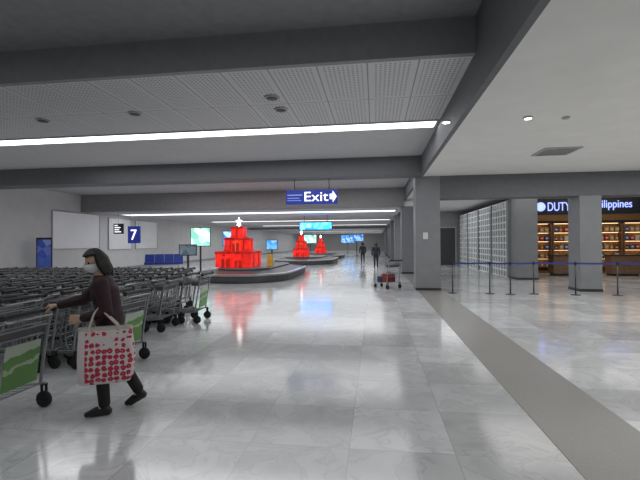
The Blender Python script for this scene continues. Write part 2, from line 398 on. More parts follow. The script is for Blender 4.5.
# ------------------------------------------------------------------ luggage trolley
def make_trolley(label):
    t = thing('luggage_trolley', label, 'trolley'); r = .0125
    f = MB()
    f.tube([(.36, .29, .24), (-.43, .185, .145), (-.48, .17, .14), (-.5, .14, .14), (-.5, -.14, .14), (-.48, -.17, .14), (-.43, -.185, .145), (.36, -.29, .24)], r)
    f.tube([(-.5, .12, .14), (-.55, .12, .34), (-.55, .1, .36), (-.55, -.1, .36), (-.55, -.12, .34), (-.5, -.12, .14)], .01)
    f.build('frame', M['chrome'], t)
    f = MB()
    for k in range(-3, 4): f.tube([(.30, k * .082, .234), (-.5, k * .045, .14)], .006, 6)
    for x in (.28, .0, -.28):
        w = .285 - (.36 - x) * .13; z = .235 - (.36 - x) * .118
        f.tube([(x, w, z), (x, -w, z)], .008, 6)
    f.build('platform', M['chrome'], t)
    f = MB()
    for s in (-1, 1): f.tube([(.30, s * .29, .23), (.33, s * .288, .45), (.40, s * .285, .86), (.43, s * .283, .95), (.455, s * .275, .98)], r + .002)
    f.tube([(.395, -.285, .83), (.395, .285, .83)], .009, 6)
    f.build('uprights', M['chrome'], t)
    f = MB(); f.tube([(.455, -.29, .98), (.455, -.27, .98), (.455, .27, .98), (.455, .29, .98)], [.017, .021, .021, .017], 10)
    for s in (-1, 1): f.lathe([(.012, s * .255), (.032, s * .265), (.032, s * .295), (.012, s * .305)], (.455, 0, .98), 10, 'y')
    f.box(.41, -.06, .96, .467, .06, 1.002)
    f.build('handle', M['grip'], t)
    MB().tube([(.44, -.26, .95), (.47, -.24, .925), (.47, .24, .925), (.44, .26, .95)], .009, 6).build('brake_bar', M['steel'], t)
    f = MB(); v = [(x + dx, y, z) for (x, z) in ((.337, .30), (.388, .70)) for dx in (0, .012) for y in (-.19, .19)]
    f.add(v, [(0, 1, 3, 2), (4, 6, 7, 5), (0, 4, 5, 1), (2, 3, 7, 6), (0, 2, 6, 4), (1, 5, 7, 3)])
    ad = f.build('advert_panel', M['advert'], t, .003)
    f = MB()
    for z, xa, xb, w in ((.86, .395, .18, .245), (.75, .375, .20, .235)):
        f.tube([(xa, w, z), (xb, w - .02, z), (xb, -w + .02, z), (xa, -w, z)], .008, 6, True)
    for s in (-1, 1): f.tube([(.185, s * .222, .86), (.205, s * .214, .75)], .006, 5)
    f.tube([(.182, 0, .86), (.202, 0, .75)], .006, 5)
    f.build('basket', M['chrome'], t)
    f = MB(); f.loft([[(.37, -.225, .752), (.21, -.21, .752), (.21, .21, .752), (.37, .225, .752)], [(.385, -.232, .82), (.192, -.215, .82), (.192, .215, .82), (.385, .232, .82)],
                      [(.379, -.226, .82), (.198, -.209, .82), (.198, .209, .82), (.379, .226, .82)], [(.364, -.219, .758), (.216, -.204, .758), (.216, .204, .758), (.364, .219, .758)]], True, True)
    f.build('basket_tray', M['tray'], t)
    for x, y, rr in ((.34, .29, .08), (.34, -.29, .08), (-.43, .15, .062), (-.43, -.15, .062)):
        f = MB(); f.lathe([(rr * .5, -.02), (rr * .9, -.02), (rr, -.012), (rr, .012), (rr * .9, .02), (rr * .5, .02)], (x, y, rr), 18, 'y')
        f.cur = 1; f.lathe([(.01, -.024), (rr * .5, -.022), (rr * .5, .022), (.01, .024)], (x, y, rr), 14, 'y')
        f.cur = 2
        top = .225 if x > 0 else .14
        for s in (-1, 1): f.box(x - .014, y + s * .027 - .003, rr - .01, x + .014, y + s * .027 + .003, top)
        f.box(x - .016, y - .03, top - .006, x + .016, y + .03, top + .004)
        f.build('wheel', [M['rubber'], M['steel'], M['dark']], t)
    return t, ad
ROOT = Vector((-2.51, 3.65, 0)); ang = math.atan2(-.43, -.9)
def W(f, l, z=0):
    return Vector((ROOT.x + f * math.cos(ang) - l * math.sin(ang), ROOT.y + f * math.sin(ang) + l * math.cos(ang), z))
proto, ad = make_trolley('nearest luggage trolley with green advert panel, gripped by the woman in a mask')
hb = W(.60, -.2)
proto.location = (hb.x - .455, hb.y - .2, 0)
proto['group'] = 'luggage trolleys'
g_ = MB()
for z in (.42, .52, .62, .72): x = .345 + (z - .39) * .16; g_.tube([(x, -.285, z), (x, .285, z)], .005, 6)
for k in range(6): y = -.2 + k * .08; g_.tube([(.35, y, .42), (.398, y, .72)], .005, 6)
plain = g_.mesh('back_grille'); plain.materials.append(M['chrome'])
def copy_trolley(advert):
    c = proto.copy(); COL.objects.link(c)
    for ch in list(proto.children):
        d = ch.copy(); COL.objects.link(d); d.parent = c
        if ch is ad and not advert: d.data = plain; d.name = 'back_grille'
    return c
ROWS = [(4.38, -4.1, 2), (5.1, -3.1, 9), (5.82, -4.0, 9), (6.54, -4.1, 10), (7.28, -3.75, 13), (8.1, -3.45, 17), (8.9, -4.3, 17), (9.7, -4.6, 18)]
for ri, (y, xe, nn) in enumerate(ROWS):
    for k in range(nn):
        c = copy_trolley(k == 0 and ri in (1, 5))
        c.location = (xe - .455 - k * .30, y + random.uniform(-.02, .02), 0)
        c.rotation_euler = (0, 0, R(random.uniform(-1.5, 1.5)) if k else R(random.uniform(-7, 5)))
        c['label'] = '%s trolley from the aisle end, in the %s nested trolley row behind the woman' % (ORD[k], ORD[ri])
        c['group'] = 'luggage trolleys'
PT, PR = Vector((.40, 14.6, 0)), R(-48)
c = copy_trolley(False); c.location = PT; c.rotation_euler = (0, 0, PR); c['label'] = 'lone luggage trolley loaded with bags beside the notice column'
def suitcase(name, label, loc, rz, w, d_, h, m, tilt=0):
    t = thing(name, label, 'suitcase', loc, rz); t.rotation_euler = (0, tilt, rz)
    MB().box(-d_ / 2, -w / 2, 0, d_ / 2, w / 2, h).build('shell', m, t, .03)
    MB().tube([(-.0, -.08, h - .005), (0, -.08, h + .04), (0, .08, h + .04), (0, .08, h - .005)], .01).build('carry_handle', M['black'], t)
    f = MB()
    for k in range(4): f.box(d_ / 2 - .004, -w / 2 + .06 + k * (w - .12) / 3 - .008, .05, d_ / 2 + .006, -w / 2 + .06 + k * (w - .12) / 3 + .008, h - .05)
    f.build('ribs', M['black'], t)
q = Matrix.Rotation(PR, 3, 'Z')
v = PT + q @ Vector((.10, 0, .224)); suitcase('suitcase', 'dark red suitcase on the lone trolley beside the notice column', v, PR, .40, .26, .30, M['case'])
v = PT + q @ Vector((-.22, 0, .19)); suitcase('suitcase', 'low navy suitcase at the front of the lone trolley', v, PR, .3, .24, .22, M['case2'])

# ------------------------------------------------------------------ people
def headfn(d):
    x, y, z = d
    px = x * (.092 if x > 0 else .1); py = y * .076; pz = z * .116
    if z < 0:
        t = -z; py *= 1 - .30 * t
        px *= (1 - .04 * t) if x > 0 else (1 - .4 * t)
    if x > 0:
        px += .022 * math.exp(-(py / .011) ** 2) * math.exp(-((pz + .024) / .02) ** 2)
        px += .012 * math.exp(-(py / .009) ** 2) * math.exp(-((pz + .004) / .02) ** 2)
        px -= .009 * math.exp(-((abs(py) - .03) / .014) ** 2 - ((pz - .001) / .012) ** 2)
        px += .005 * math.exp(-(py / .022) ** 2 - ((pz + .06) / .010) ** 2)
        px += .006 * math.exp(-(py / .02) ** 2 - ((pz + .098) / .016) ** 2)
    return Vector((px, py, pz))
def hairfn(d):
    x, y, z = d
    p = headfn(d)
    ph = math.atan2(y, x)
    wob = 1 + .020 * math.sin(17 * ph + 3 * z) + .012 * math.sin(29 * ph)
    line = .50 + .12 * abs(y)
    if (x > .05 and z < line) or z < -.62: return p * .84
    q = Vector((x * .122, y * .096, z * .135)) * wob
    if z < 0: q.x -= .01 * -z
    return q
def hair_locks(mb, C, HM, long):
    rnd = random.Random(7)
    n = 28 if long else 12
    for i in range(n):
        a = R(84 + 192 * i / (n - 1)); dx, dy = math.cos(a), math.sin(a)
        L = (.175 if long else .085) * rnd.uniform(.8, 1.12); w = rnd.uniform(-.016, .012)
        pts = [(dx * .085, dy * .07, .075), (dx * .114, dy * .090, .02), (dx * .118 + w * .3, dy * .095, -.04), (dx * .114 - .012 + w, dy * .092, -.095), (dx * .108 - .018 + w * 1.6, dy * .086 + w, -L)]
        mb.tube([C + HM @ Vector(p) for p in pts], [.017, .022, .023, .019, .006], 8)
def hand(mb, w, d, n, side, curl=.5, sc=1.):
    w = Vector(w); d = Vector(d).normalized(); n = Vector(n); n = (n - d * n.dot(d)).normalized(); s = d.cross(n) * side
    offs = (.032, .0107, -.0107, -.031); lens = ((.040, .026, .02), (.045, .029, .022), (.041, .027, .021), (.032, .02, .018))
    for i in range(4):
        k = w + (d * (.082 - .004 * abs(i - 1)) + s * offs[i]) * sc
        mb.cap(w + d * .012 + s * offs[i] * .55, .014 * sc, k, .0115 * sc)
        a = 0; p = k; rr = .0092 * sc
        for j, L in enumerate(lens[i]):
            a += curl * (1, 1.15, .8)[j]
            dd = d * math.cos(a) + n * math.sin(a) + s * (offs[i] * 1.5)
            q = p + dd.normalized() * L * sc
            mb.cap(p, rr, q, rr * .9); p = q; rr *= .9
    b = w + (d * .022 + s * .026) * sc
    k = b + (d * .030 + s * .026 + n * .014) * sc; e = k + (d * .026 + s * .004 + n * .016 * (1 + curl)) * sc; e2 = e + (d * .018 - s * .006 + n * .014 * (1 + curl)) * sc
    mb.cap(b, .014 * sc, k, .0115 * sc); mb.cap(k, .0112 * sc, e, .0095 * sc); mb.cap(e, .0095 * sc, e2, .0085 * sc)
def person(label, loc, rz, J, top_m, leg_m, vox=.005, mask=True, group=None, hs=1., slim=1.):
    t = thing('person', label, 'person', loc, rz, group)
    V = {k: Vector(v) for k, v in J.items() if len(v) == 3}
    HM = Matrix.Rotation(J['turn'][2], 3, 'Z') @ Matrix.Rotation(J['tilt'][1], 3, 'Y') @ Matrix.Scale(hs, 3)
    b = MB()
    b.sphere(V['head'], 1, 40, 32, headfn, HM)
    for s in (-1, 1): b.sphere(V['head'] + HM @ Vector((-.008, s * .077, -.008)), 1, 12, 8, lambda d: Vector((d.x * .018, d.y * .009, d.z * .03)), HM)
    nk = V['neck']; hd = V['head'] + HM @ Vector((-.025, 0, -.06))
    b.cap(nk, .052 * slim, hd, .047 * slim)
    hp, lb, ch, sh = V['hip'], V['lumbar'], V['chest'], V['shoulder']
    def tor(g):
        q = [(hp.x, hp.y, hp.z - .10, .07, .11), (hp.x, hp.y, hp.z - .03, .103, .150), (hp.x + .005, hp.y, hp.z + .05, .098, .145), (lb.x, lb.y, lb.z, .088, .122),
                (ch.x, ch.y, ch.z - .04, .105, .138), (ch.x, ch.y, ch.z + .03, .098, .142), (sh.x, sh.y, sh.z - .02, .08, .14), (sh.x, sh.y, sh.z + .025, .06, .09), (nk.x, nk.y, nk.z, .04, .045)]
        return [(a, b_, c_, d_ * slim + g, e_ * slim + g) for a, b_, c_, d_, e_ in q]
    b.rings(tor(0))
    for s, q in ((1, 'L'), (-1, 'R')):
        S_, E, Wr = V['sh' + q], V['el' + q], V['wr' + q]
        b.cap(S_, .05 * slim, E, .037 * slim); b.cap(E, .036 * slim, Wr, .024)
        hand(b, Wr, J['hd' + q], J['hn' + q], J['ht' + q][0], J['hc' + q][0])
        Hj, K, A, Tn = V['hj' + q], V['kn' + q], V['an' + q], V['to' + q]
        b.cap(Hj, .08 * slim, K, .05 * slim); b.cap(K, .05 * slim, A, .033); b.cap(A, .03, Tn, .024)
    link('body', remeshed(b, vox, 4, 'body'), M['skin'], t)
    j = MB(); g = .026
    tr = tor(g); tr[-1] = (nk.x - .004, nk.y, nk.z + .005, .058, .062); j.rings(tr)
    for q in 'LR':
        S_, E, Wr = V['sh' + q], V['el' + q], V['wr' + q]
        j.cap(S_, .070 * slim, E, .058 * slim); j.cap(E, .058 * slim, E.lerp(Wr, .9), .042)
    link('jacket', remeshed(j, vox * 1.4, 6, 'jacket'), top_m, t)
    tm = MB()
    tm.rings([(hp.x, hp.y, hp.z - .11, .085 * slim, .12 * slim), (hp.x, hp.y, hp.z - .03, .117 * slim, .163 * slim), (hp.x, hp.y, hp.z + .06, .11 * slim, .155 * slim)])
    for q in 'LR':
        Hj, K, A = V['hj' + q], V['kn' + q], V['an' + q]
        tm.cap(Hj, .095 * slim, K, .066 * slim); tm.cap(K, .065 * slim, K.lerp(A, .93), .052)
    link('trousers', remeshed(tm, vox * 1.4, 6, 'trousers'), leg_m, t)
    for q in 'LR':
        A, Tn = V['an' + q], V['to' + q]; dv = (Tn - A); hz = Vector((dv.x, dv.y, 0)).normalized()
        heel = A + Vector((0, 0, -.05)) - hz * .03 if A.z < .11 else A + (Tn - A) * .1 - hz * .045 + Vector((0, 0, -.03))
        sm = MB(); sm.cap(heel, .034, A.lerp(Tn, .6) + Vector((0, 0, .0)), .038); sm.cap(A.lerp(Tn, .6), .038, Tn + hz * .035, .026); sm.cap(A + Vector((0, 0, -.01)), .040, heel, .036)
        sm.cap(heel + Vector((0, 0, -.006)), .03, Tn, .028)
        sm.v = [(v[0], v[1], max(v[2], .002)) for v in sm.v]
        link('shoe', remeshed(sm, vox * 1.2, 3, 'shoe'), M['black'], t)
    h = MB(); h.sphere(V['head'], 1, 72, 44, hairfn, HM); hair_locks(h, V['head'], HM, mask); h.build('hair', M['hair'], t, fix=False)
    for s in (-1, 1):
        e = MB(); e.sphere(V['head'] + HM @ Vector((.0765, s * .031, .001)), .0105, 12, 8); e.build('eye', M['eye'], t)
    if mask:
        k = MB(); nx, nz = 22, 10; vs = []
        for iz in range(nz):
            z = -.112 + .10 * iz / (nz - 1)
            for ix in range(nx):
                a = R(-80 + 160 * ix / (nx - 1)); zz = z / .116; r_ = math.sqrt(max(.05, 1 - zz * zz))
                pz = headfn(Vector((r_ * math.cos(a), r_ * math.sin(a), zz)))
                bul = .014 + .016 * max(0, math.cos(a)) ** 2 * math.sin(math.pi * iz / (nz - 1))
                vs.append(V['head'] + HM @ (pz + Vector((math.cos(a), math.sin(a), 0)) * bul))
        fs = [(i * nx + j_, i * nx + j_ + 1, (i + 1) * nx + j_ + 1, (i + 1) * nx + j_) for i in range(nz - 1) for j_ in range(nx - 1)]
        k.add(vs, fs, True)
        for s in (-1, 1):
            k.tube([V['head'] + HM @ Vector(p) for p in ((.03, s * .078, -.03), (.0, s * .088, -.005), (-.02, s * .088, .01), (-.03, s * .086, -.01), (-.01, s * .084, -.05), (.025, s * .07, -.075))], .003, 6)
        k.build('face_mask', M['mask'], t, fix=False)
    return t
JW = dict(head=(.15, 0, 1.44), turn=(0, 0, R(36)), tilt=(0, R(12), 0), neck=(.105, 0, 1.305), hip=(.02, 0, .885), lumbar=(.035, 0, 1.01), chest=(.062, 0, 1.145), shoulder=(.08, 0, 1.245),
          shL=(.07, .155, 1.235), elL=(.015, .22, .98), wrL=(.215, .205, .94), hdL=(.95, -.15, -.12), hnL=(0, -1, -.1), htL=(1,), hcL=(.55,),
          shR=(.09, -.155, 1.235), elR=(.285, -.215, 1.055), wrR=(.505, -.2, 1.012), hdR=(1, 0, .03), hnR=(0, 0, -1), htR=(1,), hcR=(.95,),
          hjL=(.02, .08, .865), knL=(.085, .083, .475), anL=(.055, .085, .088), toL=(.165, .095, .03),
          hjR=(.02, -.08, .865), knR=(-.045, -.083, .485), anR=(-.225, -.085, .14), toR=(-.15, -.09, .03))
person('woman in white face mask and dark maroon jacket striding left, gripping a trolley handle', ROOT, ang, JW, M['jacket'], M['trouser'], .0048, hs=.92, slim=.98)
# tote bag hung on her forearm
tb = thing('tote_bag', 'white tote bag with red print hanging from the woman\'s forearm', 'bag', ROOT, ang)
def rr_loop(cx, cy, z, hx, hy, rad, n=6):
    pts = []
    for qx, qy, a0 in ((1, 1, 0), (-1, 1, 90), (-1, -1, 180), (1, -1, 270)):
        for i in range(n + 1):
            a = R(a0 + 90 * i / n)
            pts.append((cx + qx * (hx - rad) + rad * math.cos(a), cy + qy * (hy - rad) + rad * math.sin(a), z))
    return pts
b = MB(); cx, cy = .005, .285
b.loft([rr_loop(cx + .01, cy, .365, .18, .035, .03), rr_loop(cx + .01, cy, .375, .205, .055, .045), rr_loop(cx, cy, .43, .225, .075, .06), rr_loop(cx - .005, cy, .58, .235, .075, .06), rr_loop(cx, cy, .74, .225, .055, .05), rr_loop(cx + .005, cy, .855, .215, .03, .025)], True, False, True)
b.build('bag_body', M['bagp'], tb)
MB().loft([rr_loop(cx + .005, cy, .84, .219, .034, .028), rr_loop(cx + .005, cy, .865, .219, .034, .028), rr_loop(cx + .005, cy, .865, .207, .022, .02), rr_loop(cx + .005, cy, .84, .207, .022, .02)]).build('rim_binding', M['cream'], tb)
for s in (-1, 1):
    MB().tube([(cx - .12, cy + s * .03, .80), (cx - .09, cy + s * .03, .88), (cx + .02, cy - .035 + s * .015, .99), (cx + .07, cy - .068, 1.035), (cx + .10, cy - .035 + s * .015, .985), (cx + .13, cy + s * .03, .88), (cx + .14, cy + s * .03, .80)], .0085, 8).build('carry_strap', M['cream'], tb)
JF = dict(head=(.02, 0, 1.575), turn=(0, 0, 0), tilt=(0, R(4), 0), neck=(0, 0, 1.43), hip=(0, 0, .93), lumbar=(0, 0, 1.08), chest=(0, 0, 1.25), shoulder=(0, 0, 1.36),
          shL=(0, .185, 1.35), elL=(-.06, .25, 1.07), wrL=(.06, .25, .84), hdL=(.3, 0, -1), hnL=(0, -1, 0), htL=(1,), hcL=(.35,),
          shR=(0, -.185, 1.35), elR=(-.02, -.25, 1.07), wrR=(.12, -.24, .86), hdR=(.4, 0, -1), hnR=(0, 1, 0), htR=(-1,), hcR=(.35,),
          hjL=(0, .09, .92), knL=(.14, .09, .5), anL=(.12, .09, .09), toL=(.24, .1, .03), hjR=(0, -.09, .92), knR=(.0, -.09, .49), anR=(-.2, -.09, .14), toR=(-.12, -.1, .03))
a = person('distant person in navy clothes walking away down the aisle, right of the pair', (.05, 25.5, 0), R(90), JF, M['navycloth'], M['denim'], .011, False); a.scale = (.95, .95, .95)
a = person('farther distant person in dark grey clothes, left of the pair in the aisle', (-.95, 32, 0), R(95), JF, M['greycloth'], M['denim'], .011, False); a.scale = (.95, .95, .95)

# ------------------------------------------------------------------ carousels and gift towers
def stad(cx, cy, hw, hl, z, n=18):
    return [(cx + hw * math.cos(math.pi * i / n), cy + hl + hw * math.sin(math.pi * i / n), z) for i in range(n + 1)] + [(cx - hw * math.cos(math.pi * i / n), cy - hl - hw * math.sin(math.pi * i / n), z) for i in range(n + 1)]
def carousel(x, y, HW, hl, label):
    t = thing('baggage_carousel', label, 'carousel', (x, y, 0), 0, 'baggage carousels')
    sL = lambda w, z: stad(0, 0, w, hl, z)
    MB().loft([sL(HW - .06, 0), sL(HW - .06, .07), sL(HW, .07), sL(HW, .30)], True).build('skirt', M['skirt'], t)
    MB().loft([sL(HW, .27), sL(HW + .05, .29), sL(HW + .05, .35), sL(HW - .06, .37), sL(HW - .06, .31)]).build('rim', M['steel'], t)
    MB().loft([sL(HW - .06, .34), sL(HW - .2, .36), sL(HW - .45, .40), sL(HW - .65, .43), sL(HW - .86, .46)], False, False).build('belt', M['carousel'], t)
    MB().loft([sL(HW - .86, .45), sL(HW - .86, .52), sL(HW - .92, .55)], False, True).build('island', M['skirt'], t)
    return t
carousel(-5.75, 19.6, 2.05, 1.9, 'nearest dark oval baggage carousel carrying the largest red gift tower')
carousel(-5.5, 33.5, 2.3, 2.0, 'second dark oval baggage carousel beyond the nearest one')
carousel(-5.6, 44.5, 2.2, 2.0, 'farthest dark oval baggage carousel')
def gift(t, x, y, z, w, h, m, rib):
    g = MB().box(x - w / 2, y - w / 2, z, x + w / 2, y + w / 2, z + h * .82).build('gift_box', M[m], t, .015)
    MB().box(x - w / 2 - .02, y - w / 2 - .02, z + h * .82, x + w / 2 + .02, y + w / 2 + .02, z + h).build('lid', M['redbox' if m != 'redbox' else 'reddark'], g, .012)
    rw = w * .07
    r_ = MB(); r_.box(x - rw, y - w / 2 - .026, z, x + rw, y + w / 2 + .026, z + h + .008); r_.box(x - w / 2 - .026, y - rw, z, x + w / 2 + .026, y + rw, z + h + .008); r_.build('ribbon', M[rib], g)
    bw = MB()
    for s in (-1, 1): bw.tube([(x, y, z + h), (x + s * w * .10, y, z + h + w * .09), (x + s * w * .18, y, z + h + w * .05), (x + s * w * .10, y, z + h + .01)], w * .025, 6, True)
    bw.build('bow', M[rib], g)
def tower(x, y, z, k, kz, label):
    t = thing('gift_tower', label, 'christmas display', (x, y, z), 0, 'red gift towers on the carousels')
    t.scale = (k, k, kz)
    for xx, yy in ((-.5, .5), (.5, .5), (-.49, -.46), (.49, -.46)): gift(t, xx, yy, 0, .92, .60, 'redbox', 'reddark')
    gift(t, -.28, -1.06, 0, .42, .40, 'reddark', 'redbox'); gift(t, .36, -1.04, 0, .36, .32, 'reddark', 'redbox')
    gift(t, -.34, .0, .60, .68, .52, 'redbox', 'reddark'); gift(t, .37, .02, .60, .66, .50, 'redbox', 'reddark'); gift(t, .02, -.42, .60, .34, .36, 'reddark', 'gold')
    gift(t, .0, .05, 1.12, .66, .42, 'redbox', 'reddark')
    s = MB(); pts = []
    for i in range(10):
        a = R(90 + 36 * i); rr = .19 if i % 2 == 0 else .08; pts.append((rr * math.cos(a), rr * math.sin(a)))
    cz = 1.74
    vs = [(a, .05, cz + c) for a, c in pts] + [(0, .0, cz), (0, .1, cz)]
    s.add(vs, [(i, (i + 1) % 10, 10) for i in range(10)] + [((i + 1) % 10, i, 11) for i in range(10)])
    s.tube([(0, .05, 1.5), (0, .05, 1.62)], .02)
    s.build('star', M['star'], t)
tower(-6.25, 18.3, .55, .86, 1.18, 'largest red gift box tower with lit star on the nearest carousel')
tower(-5.75, 31.8, .55, .58, 1.08, 'middle red gift box tower on the second carousel')
tower(-5.7, 43, .55, .55, 1.0, 'farthest red gift box tower down the hall')

# ------------------------------------------------------------------ signs
t = thing('exit_sign', 'royal blue hanging sign reading Exit with a white arrow', 'exit sign', (-2.14, 13.9, 2.93))
MB().box(-.89, -.05, 0, .89, .05, .5).build('sign_case', M['navy'], t, .01)
text_obj('lettering', 'Exit', -.24, -.052, .10, .82, .32, M['signwhite'], t)
a = MB(); pl = [(.86, .25), (.73, .45), (.73, .34), (.63, .34), (.63, .16), (.73, .16), (.73, .05)]
a.add([(x, -.07, z) for x, z in pl] + [(x, -.05, z) for x, z in pl], [(0, 1, 2, 3, 4, 5, 6), (13, 12, 11, 10, 9, 8, 7)] + [(i, i + 7, (i + 1) % 7 + 7, (i + 1) % 7) for i in range(7)])
a.build('arrow', M['signwhite'], t)
b = MB(); b.box(-.84, -.056, .30, -.32, -.05, .34); b.box(-.84, -.056, .20, -.42, -.05, .23); b.box(-.84, -.056, .12, -.36, -.05, .145); b.build('small_print', M['palebl'], t)
for s in (-1, 1): MB().tube([(s * .6, 0, .5), (s * .6, 0, .87)], .012).build('hanger_rod', M['dark'], t)
t = thing('hanging_sign', 'blue lit hanging sign over the second carousel', 'sign', (-4.05, 28, 2.5))
MB().box(-1.15, -.06, 0, 1.15, .06, .55).build('sign_case', M['dark'], t, .01)
MB().box(-1.1, -.07, .04, 1.1, -.06, .51).build('lit_face', M['cyan'], t)
for s in (-1, 1): MB().tube([(s * .8, 0, .55), (s * .8, 0, 1.0)], .02).build('hanger_rod', M['dark'], t)
# number sign hung under the second beam
t = thing('number_sign', 'hanging blue sign with a large white number 7', 'sign', (-13.5, 21.6, 0))
MB().box(-.36, -.06, 1.66, .36, .06, 2.62).build('sign_case', M['navy'], t, .01)
text_obj('numeral', '7', -.17, -.062, 1.85, .36, .58, M['signwhite'], t)
for s in (-1, 1): MB().tube([(s * .25, 0, 2.61), (s * .25, 0, 3.45)], .009).build('hanger_rod', M['frame'], t)
t = thing('hanging_monitor', 'small dark hanging panel with white marks left of the number 7', 'screen', (-14.45, 21.6, 0))
MB().box(-.29, -.05, 2.2, .29, .05, 2.78).build('casing', M['dark'], t, .01)
b = MB()
for k in range(4): b.box(-.22, -.056, 2.29 + k * .12, -.22 + (.40, .28, .36, .2)[k], -.05, 2.34 + k * .12)
b.build('white_marks', M['signwhite'], t)
MB().tube([(0, 0, 2.77), (0, 0, 3.45)], .012).build('hanger_rod', M['frame'], t)
# wall boards
def board(y0, y1, z0, z1, label, m='board'):
    t = thing('wall_board', label, 'board', (XL, (y0 + y1) / 2, z0)); hy = (y1 - y0) / 2; h = z1 - z0; e = .04
    MB().box(0, -hy, 0, .04, hy, h).build('panel', M[m], t)
    f = MB(); f.box(0, -hy - e, -e, .07, hy + e, 0).box(0, -hy - e, h, .07, hy + e, h + e).box(0, -hy - e, 0, .07, -hy, h).box(0, hy, 0, .07, hy + e, h); f.build('frame', M['frame'], t)
board(19.1, 22.7, 1.4, 3.35, 'largest blank pale board on the left wall')
board(23.6, 26.0, 1.3, 3.25, 'blank pale board behind the number 7 sign on left wall')
board(26.5, 29.3, 1.3, 3.25, 'blank pale board farthest along the left wall')
t = thing('information_totem', 'dark navy upright totem standing by the left wall', 'totem', (-15.6, 17.6, 0), R(38))
MB().box(-.32, -.12, .06, .32, .12, 1.95).build('body', M['navyd'], t, .02)
MB().box(-.38, -.2, 0, .38, .2, .06).build('base', M['dark'], t, .01)
MB().box(-.27, -.13, .5, .27, -.12, 1.85).build('poster_face', M['poster'], t)
def display(px_x, y, z0, w, h, m, label, rz=0):
    t = thing('display_screen', label, 'screen', (px_x, y, 0), rz)
    MB().box(-w / 2 - .04, -.05, z0 - .04, w / 2 + .04, .05, z0 + h + .04).build('casing', M['dark'], t, .01)
    MB().box(-w / 2, -.056, z0, w / 2, -.05, z0 + h).build('screen', M[m], t)
    MB().lathe([(.3, 0), (.3, .03), (.05, .06), (.05, z0 - .03)], n=16).build('stand', M['dark'], t)
display(-9.3, 21, 1.5, .98, .95, 'green', 'bright green and white advert screen left of the largest gift tower', R(20))
display(-8.2, 17.2, 1.12, .68, .42, 'greyscr', 'small dark monitor on a stand below the green advert screen', R(20))
display(-9.6, 26, 1.5, .6, .9, 'bluescr', 'slim lit screen just left of the largest gift tower', R(10))
display(-6.9, 27, 1.2, .7, .6, 'bluescr', 'small blue lit screen right of the largest gift tower', R(10))
display(-2.2, 50, 1.8, 1.6, .8, 'bluescr', 'far blue lit screen near the end of the aisle')
display(-9.5, 60, 1.6, 1.8, 1.2, 'green', 'distant pale green screen far down the hall')
display(-4.6, 70, 1.6, 2.2, 1.3, 'bluescr', 'most distant blue screen at the end of the hall')
# blue seats
def seats(x, y, rz, n_, label):
    t = thing('seat_row', label, 'bench', (x, y, 0), rz)
    MB().box(-n_ * .29, -.04, .34, n_ * .29, .04, .40).build('beam', M['dark'], t)
    for i in range(n_):
        c = -n_ * .29 + .29 + i * .58; h = .282
        MB().box(c - h, -.25, .30, c + h, .22, .46).build('seat', M['seatblue'], t, .02)
        MB().add([(c - h, .2, .40), (c + h, .2, .40), (c + h, .34, .95), (c - h, .34, .95), (c - h, .27, .40), (c + h, .27, .40), (c + h, .41, .95), (c - h, .41, .95)],
                 [(0, 1, 2, 3), (7, 6, 5, 4), (0, 4, 5, 1), (1, 5, 6, 2), (2, 6, 7, 3), (3, 7, 4, 0)]).build('backrest', M['seatblue'], t, .015)
    for s in (-1, 1):
        MB().box(s * (n_ * .29 - .3) - .03, -.04, .03, s * (n_ * .29 - .3) + .03, .04, .34).box(s * (n_ * .29 - .3) - .03, -.28, 0, s * (n_ * .29 - .3) + .03, .28, .03).build('leg', M['steel'], t)
seats(-13.35, 24.6, R(25), 4, 'short compact row of four blue seats past the trolleys')
t = thing('caution_board', 'small yellow folding caution board right of the largest gift tower', 'caution board', (-4.85, 18.6, .55), R(10))
MB().add([(-.15, -.16, 0), (.15, -.16, 0), (.11, -.01, .55), (-.11, -.01, .55), (-.15, -.14, 0), (.15, -.14, 0), (.11, .0, .55), (-.11, .0, .55)], [(0, 1, 2, 3), (7, 6, 5, 4), (0, 4, 5, 1), (1, 5, 6, 2), (2, 6, 7, 3), (3, 7, 4, 0)]).build('front_leaf', M['yellow'], t)
MB().add([(-.15, .16, 0), (.15, .16, 0), (.11, .01, .55), (-.11, .01, .55), (-.15, .14, 0), (.15, .14, 0), (.11, .0, .55), (-.11, .0, .55)], [(0, 1, 2, 3), (7, 6, 5, 4), (0, 4, 5, 1), (1, 5, 6, 2), (2, 6, 7, 3), (3, 7, 4, 0)]).build('rear_leaf', M['yellow'], t)

# ------------------------------------------------------------------ right side: partition, shop, stanchions
t = thing('lattice_partition', 'white lattice glass partition receding beside the shop column', 'partition', (5.9, 19.1, 0))
L_, Hh = 10.6, 3.4
MB().box(-.02, 0, 0, .02, L_, Hh).build('glass_panel', M['glass'], t)
f = MB()
nb = 26
for i in range(nb + 1): f.box(-.05, i * L_ / nb - .025, 0, .05, i * L_ / nb + .025, Hh)
for i in range(12): f.box(-.05, 0, i * Hh / 11 - (.0 if i == 0 else .03), .05, L_, i * Hh / 11 + .03)
f.build('lattice', M['lattice'], t)
for i in range(5): MB().box(-.09, i * L_ / 4 - .1, 0, .09, i * L_ / 4 + .1, Hh + .05).build('mullion', M['column'], t)

